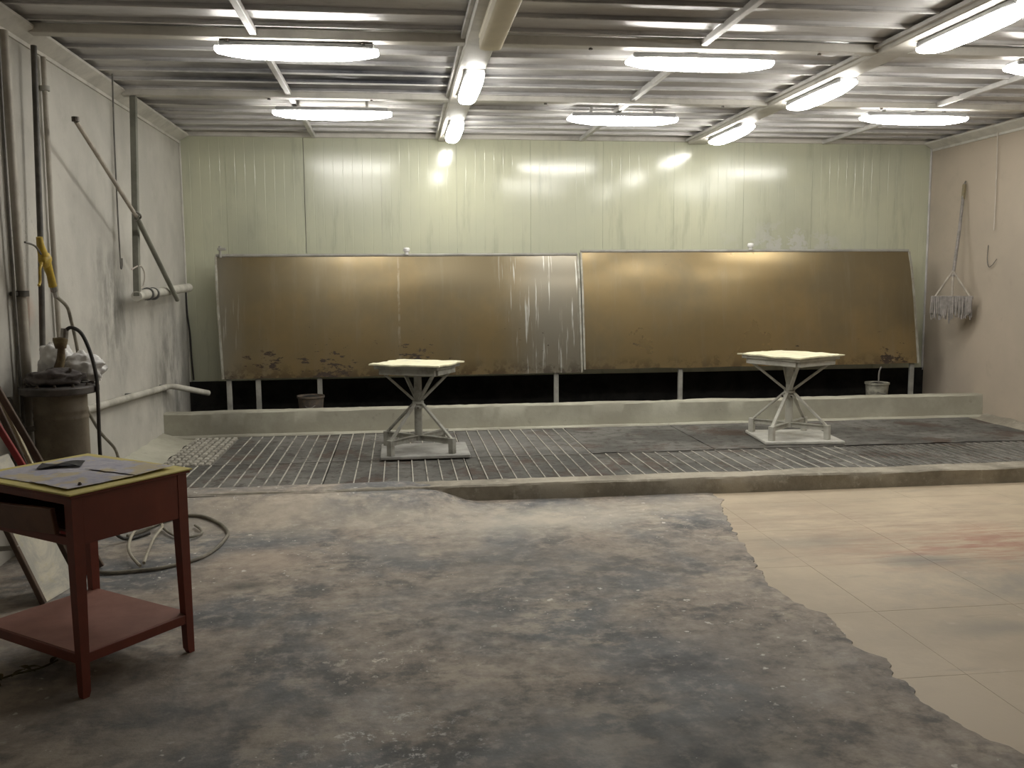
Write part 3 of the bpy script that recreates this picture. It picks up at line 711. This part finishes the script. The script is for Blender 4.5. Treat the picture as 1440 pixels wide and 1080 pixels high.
# ================================================================ turntable stands
def turntable(cx, cy, rb, tx, ty, rtop, stand, board, top, tw, tl, bw, bl, zb, label, label_base):
    zb0 = .1155
    bp = B(); bp.box((-bw/2, -bl/2, 0), (bw/2, bl/2, .03), .006)
    o = bp.build('base_board', board, None, (cx+.05, cy, zb0)); o.rotation_euler.z = rb
    tag(o, label_base, 'board', 'boards under the turntables')
    o = thing('turntable', label, 'work table', (cx, cy, zb0+.03), rb+math.radians(4), 'turntables on the floor grates')
    z0 = 0.0
    e = .26; ft = [(-e, -e), (e, -e), (e, e), (-e, e)]
    zc = .105
    for x, y in ft:
        n = Vector((x, y, 0)).normalized()
        B().beam((n.x*.02, n.y*.02, zc), (x*1.02, y*1.02, zc), .010, .05, .002).beam((n.x*.02, n.y*.02, zc+.022), (x*1.02, y*1.02, zc+.022), .04, .006).build('cross_bar', stand, o)
        B().beam((x, y, 0), (x, y, zc+.028), .05, .05, .003, (1, 1, 0)).build('foot', stand, o)
        B().beam((x*.98, y*.98, zc+.02), (n.x*.045, n.y*.045, .405), .030, .020, .003).build('leg', stand, o)
    B().lathe([(.034, .08), (.034, .40), (.030, .40)], 20).build('column', stand, o)
    co = B(); co.lathe([(.034, .365), (.054, .365), (.054, .385), (.040, .39), (.040, .402), (.050, .405), (.050, .425), (.034, .43)], 20)
    c_ = co.build('collar', stand, o)
    for a in (.4, 2.5, 4.6): B().tube([(.05*math.cos(a), .05*math.sin(a), .375), (.078*math.cos(a), .078*math.sin(a), .375)], .007, 6).build('bolt', 'bolt', c_)
    # turning part
    ang = rtop-rb-math.radians(4); mt = Matrix.Rotation(ang, 4, 'Z')
    hd = link('head', B().lathe([(.034, .42), (.034, .68), (.05, .685), (.05, .70)], 20).mesh('head', stand), o)
    zt = zb-(zb0+.03)
    fx, fy = tw/2-.07, tl/2-.07
    for sx in (-1, 1):
        for sy in (-1, 1):
            a = mt @ Vector((sx*.025, sy*.025, .435)); c_ = mt @ Vector((sx*fx*.9, sy*fy*.9, zt-.095))
            B().beam(a, c_, .030, .022, .003).build('strut', stand, o)
    mm = Matrix.Translation((0, 0, 0)) @ mt
    fr = B()
    for sy in (-1, 1): fr.box((-fx, sy*fy-.02, zt-.105), (fx, sy*fy+.02, zt-.055), .003, mm)
    for sx in (-1, 1): fr.box((sx*fx-.02, -fy+.02, zt-.105), (sx*fx+.02, fy-.02, zt-.055), .003, mm)
    fr.box((-.02, -fy, zt-.10), (.02, fy, zt-.07), 0, mm)
    fr.build('top_frame', stand, o)
    B().box((-tw/2+.03, -tl/2+.03, zt-.055), (tw/2-.03, tl/2-.03, zt-.02), .005, mm).build('top_board', stand, o)
    bb = B()
    def fn(u, v):
        x, y = (u-.5)*tw, (v-.5)*tl
        ed = max(abs(u-.5), abs(v-.5))*2
        jx = .012*noise.noise((v*9, cx, 1))*(1 if u in (0, 1) else 0); jy = .012*noise.noise((u*9, cx, 5))*(1 if v in (0, 1) else 0)
        return mm @ Vector((x+jx, y+jy, zt-.012+.006*noise.noise((x*7+cx, y*7, 2))+.006*(ed > .9)*noise.noise((x*13, y*13, cx))))
    bb.grid(18, 18, fn)
    r = bmesh.ops.extrude_face_region(bb.bm, geom=list(bb.bm.faces))
    for v in r['geom']:
        if isinstance(v, bmesh.types.BMVert): v.co.z -= .012
    cc = bb.build('card_cover', top, o, ang=40); cc['label'] = 'cream card covering the top, frayed at the edges'
turntable(.145, 7.90, 0.0, .14, 7.87, math.radians(-27), 'stand', 'board1', 'card', .66, .54, .76, .62, .92,
          'grey steel turntable stand with a cream card top, nearer the piped wall', 'dusty grey board lying under the turntable nearer the piped wall')
turntable(3.60, 8.06, math.radians(-6), 3.58, 8.05, math.radians(28), 'stand2', 'board', 'card', .64, .72, .72, .68, .925,
          'pale painted turntable stand with a cream card top, nearer the mop wall', 'pale board lying under the turntable nearer the mop wall')

# ================================================================ the red-brown desk
uu = math.radians(52.5)
dk = thing('desk', 'red-brown wooden desk with an open drawer and a lower shelf', 'desk', (-1.245, 3.535, 0), uu)
# local x: along the right-hand side (0.60), local y: along the drawer side (0.70)
DX, DY, DT, DA = .56, .70, .795, .605
def tleg(x, y, ix, iy):
    s0, s1 = .046, .034
    x0, y0 = (x if ix > 0 else x-s0), (y if iy > 0 else y-s0)
    def q(z, s):
        xx = x if ix > 0 else x-s; yy = y if iy > 0 else y-s
        return [(xx, yy, z), (xx+s, yy, z), (xx+s, yy+s, z), (xx, yy+s, z)]
    bb = B(); bb.quadbar(q(DA-.002, s0), q(DT, s0)); bb.quadbar(q(.02, s1), q(DA-.002, s0)); bb.quadbar(q(0.0, s1-.008), q(.02, s1))
    return bb
for x, ix in ((.012, 1), (DX-.012, -1)):
    for y, iy in ((.012, 1), (DY-.012, -1)):
        tleg(x, y, ix, iy).build('leg', 'redbrown', dk)
B().box((.058, .014, DA), (DX-.058, .034, DT), .002).build('apron', 'redbrown', dk)
B().box((.058, DY-.034, DA), (DX-.058, DY-.014, DT), .002).build('apron', 'redbrown', dk)
B().box((DX-.034, .058, DA), (DX-.014, DY-.058, DT), .002).build('apron', 'redbrown', dk)
B().box((.014, .058, DA), (.034, DY-.058, DA+.035), .002).build('rail', 'redbrown', dk)
B().box((.014, .058, DT-.03), (.034, DY-.058, DT), .002).build('rail', 'redbrown', dk)
dr = B().box((.035, .075, DA+.045), (.45, .09, DT-.045)).box((.035, DY-.09, DA+.045), (.45, DY-.075, DT-.045)).box((.035, .09, DA+.045), (.45, DY-.09, DA+.055)).build('drawer', 'drawer', dk)
mt = Matrix.Translation((-.004, DY/2+.012, DA+.092)) @ Matrix.Rotation(math.radians(-3), 4, 'X') @ Matrix.Rotation(math.radians(-6), 4, 'Y')
B().box((-.010, -DY/2+.085, -.062), (.010, DY/2-.075, .040), .003, mt).build('drawer_front', 'drawer', dr)
B().box((0, 0, DT), (DX, DY, DT+.012), .003).build('desk_top', 'redbrown', dk)
sh = B().box((.02, .02, .158), (DX-.02, DY-.02, .178), .003).build('shelf', 'shelf', dk)
B().box((.014, .018, .135), (.03, DY-.018, .175), .002).box((.018, .014, .135), (DX-.018, .03, .175), .002).box((DX-.03, .018, .135), (DX-.014, DY-.018, .175), .002).build('shelf_edging', 'redbrown', sh)
DM = Matrix.Translation((-1.245, 3.535, 0)) @ Matrix.Rotation(uu, 4, 'Z')
def on_desk(x, y, z=0): return DM @ Vector((x, y, DT+.012+z))
yb_ = B().box((-.006, -.006, 0), (DX+.006, DY+.008, .007), .002).build('yellow_board', 'yellow', None, on_desk(0, 0)); yb_.rotation_euler.z = uu
tag(yb_, 'flat yellow board covering the red-brown desk top', 'board')
def paper(x, y, wd, ln, rot, z, label, seed, jag=.006):
    bb = B()
    def fn(u, v):
        px, py = (u-.5)*wd, (v-.5)*ln
        k = 1 if (u in (0, 1) or v in (0, 1)) else 0
        return (px+jag*k*noise.noise((v*6+seed, u*5, 1)), py+jag*k*noise.noise((u*6, v*5, seed)), .0035+.0022*noise.noise((px*9+seed, py*9, 3))+.0012*k*abs(noise.noise((u*7, v*7, seed))))
    bb.grid(22, 22, fn)
    r = bmesh.ops.extrude_face_region(bb.bm, geom=list(bb.bm.faces))
    for v in r['geom']:
        if isinstance(v, bmesh.types.BMVert): v.co.z -= .0012
    o = bb.build('newspaper', 'news', None, on_desk(x, y, .007+z), ang=60)
    o.rotation_euler.z = uu+rot
    tag(o, label, 'newspaper', 'newspapers on the desk')
paper(.28, .47, .47, .36, .03, 0, 'large open newspaper under the black cloth on the yellow board', 1)
paper(.20, .19, .32, .27, -.05, .0042, 'newspaper beside the bolt, at the drawer-side corner of the yellow board', 2)
paper(.41, .20, .20, .30, .08, .0082, 'small folded newspaper at the desk edge facing the grates', 3)
bb = B()
def fn(u, v):
    x, y = (u-.5)*.085, (v-.5)*.17
    return (x+.012*math.sin(v*5)+.008*noise.noise((v*4, 1, 2)), y, .004+.010*abs(math.sin(v*3.2+u))+.004*noise.noise((x*20, y*12, 1)))
bb.grid(8, 18, fn)
r = bmesh.ops.extrude_face_region(bb.bm, geom=list(bb.bm.faces))
for v in r['geom']:
    if isinstance(v, bmesh.types.BMVert): v.co.z -= .003
o = bb.build('black_cloth', 'blackcloth', None, on_desk(.30, .505, .0135)); o.rotation_euler.z = uu+.75
tag(o, 'crumpled strip of black cloth lying on the newspapers', 'cloth')
o = B().lathe([(.008, 0), (.008, .005), (.005, .006), (.005, .010), (.0, .011)], 8).build('bolt', 'bolt', None, on_desk(.10, .085, .0165))
tag(o, 'small dark bolt on the newspaper at the desk corner', 'bolt')

# dry leaf litter on the floor under the desk
o = thing('dry_twig', 'dry yellow-brown twig with leaves on the floor by the desk', 'twig', (-1.57, 3.80, 0))
B().tube([(-.10, -.08, .012), (-.03, -.01, .016), (.05, .05, .012), (.10, .12, .016)], .004, 6, 4).build('stem', 'leaf', o)
for k in range(7):
    a = random.uniform(0, 6.3); q = (k-3)*.027; L = random.uniform(.04, .07)
    bb = B(); bb.grid(3, 6, lambda u, v: ((u-.5)*.025*math.sin(math.pi*min(.97, v+.03)), v*L, .01+.012*math.sin(v*2.6)+.006*abs(u-.5)))
    l = bb.build('leaf', 'leaf', o, (q, q*1.1, .003)); l.rotation_euler.z = a

# ================================================================ things leaning on the piped wall
def lean_batten(y, xb, xt, zt, wd, th, mat, label, yt=None):
    o = B().beam((xb, y, .006), (xt, yt if yt is not None else y, zt), wd, th, .003, (0, 1, 0)).build('batten', mat)
    tag(o, label, 'batten')
lean_batten(5.27, -1.71, XL+.022, 1.27, .035, .022, 'brown', 'dark brown batten leaning on the wall by the drum, rearmost of the leaning battens', 5.20)
lean_batten(5.22, -1.80, XL+.022, 1.19, .020, .022, 'ivory', 'ivory batten leaning on the wall between two dark brown battens', 5.30)
lean_batten(5.185, -1.83, XL+.022, 1.17, .030, .022, 'brown', 'dark brown batten leaning on the wall between the ivory and red battens', 5.25)
lean_batten(5.15, -1.735, XL+.022, 1.20, .032, .022, 'red', 'red batten leaning on the piped wall', 5.03)
o = thing('leaning_sheet', 'pale marbled sheet with a dark edge rail leaning on the wall behind the desk', 'sheet', (-1.80, 4.70, 0))
zt = .72; k = (XL+.04+1.80)*.62
bb = B()
bb.quadbar([(-.005, .0, .004), (.055, .29, .004), (.045, .292, .004), (-.017, .002, .004)], [(k, 0, zt), (k+.036, .29, zt), (k+.026, .292, zt), (k-.012, .002, zt)])
bb.build('sheet', 'marble', o)
B().beam((-.008, -.012, .004), (k-.004, -.012, zt+.01), .026, .03, .003, (0, 1, 0)).build('edge_rail', 'brown', o)
B().beam((-.11, -.012, .30), (XL+.02+1.80, .03, .27), .022, .022, .003).build('brace', 'pipegrey', o)

# ================================================================ pipes, hoses and gear on the left wall
def pipe(pts, r, mat, name, label, sm=0, n=12, cat='pipe', group=None):
    return tag(B().tube(pts, r, n, sm).build(name, mat), label, cat, group)
def clampring(par, x, y, z, r, mat='pipedark'):
    B().lathe([(r, 0), (r+.014, 0), (r+.014, .03), (r, .03)], 16, (x, y, z)).box((XL, y-.012, z+.004), (x, y+.012, z+.026), .002).build('clamp', mat, par)
XW = -2.255
o = thing('wall_pipe', 'thick pale plastic pipe with a dark clamp, standing on the wall', 'pipe', (XW, 5.82, 0))
B().tube([(0, 0, .0), (0, 0, 1.5), (0, 0, 1.55), (0, 0, 3.075)], [.030, .030, .025, .025], 14).build('pipe', 'pvc', o)
B().lathe([(.028, 0), (.044, 0), (.044, .035), (.028, .035)], 18, (0, 0, 1.53)).box((-.04, -.065, 1.535), (.0, .065, 1.56), .003).build('clamp', 'pipedark', o)
pipe([(XW, 5.735, .2), (XW-.01, 5.745, 1.3), (XW-.005, 5.73, 2.2), (XW, 5.74, 3.075)], .011, 'wire', 'wall_cable', 'thin dark cable beside the thick pale plastic pipe', 4, 8, 'cable')
o = pipe([(-2.22, 5.98, 1.02), (-2.22, 6.08, 1.87), (-2.22, 6.17, 3.075)], .018, 'pipedark', 'air_pipe', 'dark steel pipe running up the wall behind the yellow air gun', 0, 12)
o = pipe([(-2.27, 6.45, .20), (-2.27, 6.43, 2.0), (-2.27, 6.46, 3.075)], .017, 'pvc', 'wall_conduit', 'grey conduit on the wall between the dark pipe and the leaning rod', 0, 12)
clampring(o, -2.27, 6.455, 2.86, .017, 'pipegrey')
# square tube down to a branch pipe, rod hooked to it
o = thing('square_tube', 'grey-green square tube dropping from the ceiling to a short branch pipe', 'pipe', (-2.14, 7.9, 0))
B().beam((0, .14, 3.135), (0, -.05, 1.50), .05, .05, .004, (0, 1, 0)).build('tube', 'tubegreen', o)
bp = B().tube([(0, -.07, 1.50), (0, .25, 1.515), (0, 1.82, 1.56)], .043, 16).build('branch_pipe', 'whitepipe', o)
for yy_ in (.28, .46): B().lathe([(.044, 0), (.056, 0), (.056, .03), (.044, .03)], 16).build('pipe_clamp', 'clip', o, (0, yy_, 1.515)).rotation_euler.x = math.pi/2
B().tube([(-.02, -.09, 1.72), (.03, -.02, 1.75), (.05, .02, 1.68), (.03, .02, 1.58), (.0, -.04, 1.56)], .006, 6, 5).build('wire_loop', 'palewire', o)
o = thing('slanting_rod', 'long slanting rod wired to the square tube', 'rod', (-2.07, 7.66, 2.1))
B().tube([(0, -1.26, .56), (0, .02, .04)], .016, 10).build('upper_rod', 'mopwood', o)
B().tube([(0, .02, .04), (0, 1.25, -.65)], .021, 10).build('lower_rod', 'tubegreen', o)
B().lathe([(.017, 0), (.024, 0), (.024, .03), (.0, .034)], 10, (0, -1.27, .555)).build('end_cap', 'bolt', o)
B().tube([(-.02, -.05, .085), (.03, -.02, .06), (.03, .04, .03), (-.02, .03, .0)], .008, 6, 4).build('tie_wire', 'wire', o)
pipe([(-2.13, 7.46, 3.19), (-2.13, 7.42, 2.67), (-2.13, 7.405, 2.14), (-2.13, 7.41, 1.76), (-2.13, 7.432, 1.727), (-2.13, 7.45, 1.75), (-2.13, 7.452, 1.80)], .006, 'wire', 'hook_wire', 'thin dark wire with a hooked end hanging from the ceiling', 4, 6, 'wire')
# low water pipe into the trough
o = thing('water_pipe', 'pale bent water pipe running low along the wall into the trough', 'pipe', (-2.245, 6.7, .71))
B().tube([(.0, -.35, .01), (.0, .0, 0), (.0, 2.42, -.10), (.015, 2.52, -.11), (.04, 2.60, -.125), (.27, 2.95, -.235)], .029, 14).build('pipe', 'whitepipe', o)
B().box((-.05, 1.2, -.07), (.0, 1.23, -.02), .002).box((-.05, 2.3, -.12), (.0, 2.33, -.07), .002).build('wall_clip', 'clip', o)
vv = B().lathe([(.03, -.04), (.045, -.04), (.045, .04), (.03, .04)], 14, (0, -.03, .0)).tube([(0, -.03, .03), (0, -.03, .09)], .010, 8).build('valve', 'brassdark', o)
B().lathe([(.0, .09), (.036, .09), (.036, .105), (.0, .11)], 10, (0, -.03, 0)).build('valve_wheel', 'bolt', vv)
pipe([(-2.29, 10.27, 1.60), (-2.287, 10.26, 1.3), (-2.268, 10.268, 1.05), (-2.262, 10.262, .8), (-2.25, 10.262, .55)], .010, 'rubber', 'corner_cable', 'black cable hanging in the corner beside the steel sheet', 4, 6, 'cable')

# yellow air gun on the dark pipe with its hose
o = thing('air_gun', 'yellow air blow gun hooked on the dark pipe with a thin hose', 'air gun', (-2.10, 5.8, 1.74))
bb = B(); bb.blob((0, 0, .01), (.035, .055, .05), .12, 2, 3, 2)
bb.tube([(0, -.02, .03), (0, -.055, .09), (0, -.065, .14)], [.030, .022, .018], 12)
bb.tube([(0, .02, -.01), (.0, .07, -.08), (0, .10, -.15)], [.028, .022, .024], 12)
bb.build('body', 'gun', o)
B().tube([(0, -.04, -.0), (0, -.085, -.05), (.0, -.095, -.12), (0, -.12, -.145)], .008, 8, 4).build('lever', 'gun', o)
B().tube([(0, -.055, .04), (0, -.14, .085), (0, -.28, .10)], .006, 8, 4).build('nozzle', 'wire', o)
B().tube([(0, .10, -.15), (0, .12, -.18)], .020, 10).tube([(0, .12, -.18), (0, .14, -.215)], .013, 10).build('coupling', 'chrome', o)
B().tube([(0, .14, -.21), (-.03, .40, -.28), (-.05, .52, -.37), (-.05, .60, -.55), (-.05, .64, -.75), (-.05, .66, -.92), (-.05, .95, -1.18), (-.04, 1.25, -1.37), (-.02, 1.28, -1.52), (.05, 1.1, -1.64)], .011, 8, 6).build('hose', 'hose', o)

# filter drum with flange, rag, bag and hose
PX, PY = -2.035, 5.72
o = thing('filter_drum', 'rusty brown filter drum with a dark bolted flange and top valve', 'drum', (PX, PY, 0))
B().lathe([(.135, 0), (.148, .01), (.150, .3), (.150, .79), (.153, .80), (.153, .812), (.150, .82), (.150, .835), (.153, .845), (.153, .857), (.150, .865), (.150, .955)], 40).build('drum_body', 'drum', o)
fl2 = B().lathe([(.150, .955), (.214, .955), (.220, .962), (.220, .992), (.214, 1.0), (.17, 1.005), (.0, 1.01)], 44).build('flange', 'flange', o)
for k in range(12):
    a = 2*math.pi*(k+.4)/12
    B().lathe([(.013, 0), (.013, .010), (.007, .011), (.007, .02), (.0, .02)], 6, (.188*math.cos(a), .188*math.sin(a), .998)).build('flange_bolt', 'bolt', fl2)
vv = B().tube([(.0, 0, 1.0), (.0, .0, 1.09), (.02, .0, 1.16), (.025, 0, 1.23)], [.028, .030, .024, .020], 12).lathe([(.0, 1.22), (.03, 1.22), (.042, 1.27), (.040, 1.285), (.0, 1.29)], 14, (.022, 0, 0)).build('valve', 'brassdark', o)
B().tube([(.045, .0, 1.28), (.052, 0, 1.34)], .022, 10).build('valve_fitting', 'chrome', vv)
B().tube([(.10, -.09, 1.0), (.10, -.09, 1.11)], [.016, .010], 8).build('bleed_plug', 'bolt', o)
B().tube([(.05, 0, 1.32), (.09, -.01, 1.345), (.15, -.02, 1.31), (.195, -.025, 1.20), (.222, -.03, 1.07), (.228, -.035, .95), (.222, -.035, .55), (.23, -.02, .2), (.30, .05, .03), (.42, .2, .018)], .011, 10, 6).build('hose', 'rubber', o)
B().beam((-.24, -.12, .94), (-.13, -.08, .62), .035, .02, .003).beam((-.24, -.12, .95), (-.24, -.12, 0), .022, .022, .002).beam((-.24, -.12, .74), (-.12, -.08, .755), .03, .03, .003).build('stand_frame', 'pipedark', o)
bb = B(); bb.blob((.01, -.07, 1.045), (.155, .095, .060), .28, 2.2, 4, 5, 1.012); bb.blob((-.10, -.04, 1.04), (.075, .07, .045), .3, 2.5, 3, 8, 1.012)
o = bb.build('rag', 'cloth', None, (PX, PY, 0), ang=80); tag(o, 'crumpled dark grey rag draped on the drum flange', 'rag')
bb = B()
bb.blob((.09, .12, 1.085), (.14, .075, .10), .30, 2.6, 4, 3, 1.012); bb.blob((-.05, .115, 1.12), (.10, .07, .13), .28, 2.4, 4, 11, 1.012)
o = bb.build('plastic_bag', 'bag', None, (PX, PY, 0), ang=80); tag(o, 'crumpled white plastic bag behind the valve on the drum', 'bag')

# hose coil on the floor
def fpt(x, y, z=.0): return (x, y, max(0, floor_z(x, y))+.012+z)
o = thing('floor_hose', 'thin pale hose lying in loose loops on the floor behind the desk', 'hose', (-1.4, 5.6, 0))
A = [(-1.76, 5.20), (-1.63, 5.13), (-1.47, 5.15), (-1.36, 5.18), (-1.2, 5.31), (-1.13, 5.49), (-1.11, 5.72), (-1.12, 5.87), (-1.21, 6.07), (-1.38, 6.19), (-1.55, 6.15), (-1.68, 5.98), (-1.74, 5.88)]
B().tube([(fpt(x, y)[0]+1.4, fpt(x, y)[1]-5.6, fpt(x, y)[2]) for x, y in A], .011, 8, 6).build('outer_loop', 'hose', o)
A = [(-1.47, 5.17, .02), (-1.56, 5.33, .03), (-1.63, 5.52, .03), (-1.68, 5.76, .03), (-1.69, 5.93, .03), (-1.61, 6.03, .04), (-1.55, 5.98, .03), (-1.53, 5.70, .03), (-1.49, 5.41, .03), (-1.455, 5.19, .03)]
B().tube([(fpt(x, y)[0]+1.4, fpt(x, y)[1]-5.6, fpt(x, y)[2]+z) for x, y, z in A], .009, 8, 6).build('inner_loop', 'hosepale', o)
A = [(-1.56, 6.02), (-1.47, 5.87), (-1.39, 5.78), (-1.32, 5.78), (-1.28, 5.86), (-1.31, 5.96), (-1.36, 6.04)]
B().tube([(fpt(x, y)[0]+1.4, fpt(x, y)[1]-5.6, fpt(x, y)[2]+.006) for x, y in A], .008, 8, 6).build('short_loop', 'hose', o)

# ================================================================ mop and wires on the right wall
mx, my = 6.03, 9.38
o = thing('mop', 'grey rag mop hanging head down by its stick on the beige wall', 'mop', (mx, my, 1.42))
wdv = Vector((.72, -.69, 0))
B().tube([(.215, .20, 1.22), (.13, .12, .72), (.0, 0, .2)], [.016, .018, .018], 10).build('stick', 'strip', o)
B().tube([(.19, .175, 1.05), (.213, .198, 1.21)], .020, 10).build('grip', 'brass', o)
B().tube([(.21, .20, 1.2), (.228, .20, 1.25)], .008, 6).build('hook', 'wire', o)
for s_ in (-.34, 0, .36):
    B().tube([(0, 0, .26), tuple(wdv*.5*s_+Vector((0, 0, -.02)))], .013, 8).build('brace', 'mopwood', o)
a = -wdv*.215; c_ = wdv*.215
B().beam(a+Vector((0, 0, -.03)), c_+Vector((0, 0, -.03)), .03, .035, .004).build('head_bar', 'strip', o)
for row in (0, 1):
    for i in range(26):
        q = -.21+.42*(i+.5*row)/26+random.uniform(-.003, .003)
        L = random.uniform(.17, .25)+(.07 if i == 11 and row == 0 else 0)
        pz = wdv*q+Vector((-.68, -.72, 0))*(.016 if row else -.006)
        sw = wdv*random.uniform(-.014, .014)
        B().tube([pz+Vector((0, 0, -.02)), pz+sw*.5+Vector((0, 0, -.03-L*.5)), pz+sw+Vector((0, 0, -.03-L))], [.0095, .011, .007], 6).build('strand', 'strip', o)
pipe([(6.25, 9.06, 3.19), (6.255, 9.05, 2.6), (6.25, 9.04, 2.1)], .005, 'palewire', 'pull_cord', 'thin pale cord hanging down the beige wall', 3, 6, 'cord')
pipe([(6.265, 9.14, 1.95), (6.26, 9.14, 1.80), (6.255, 9.10, 1.72), (6.255, 9.04, 1.74), (6.265, 8.99, 1.80)], .004, 'wire', 'wire_hook', 'bent wire hook on the beige wall beside the mop', 4, 6, 'wire')
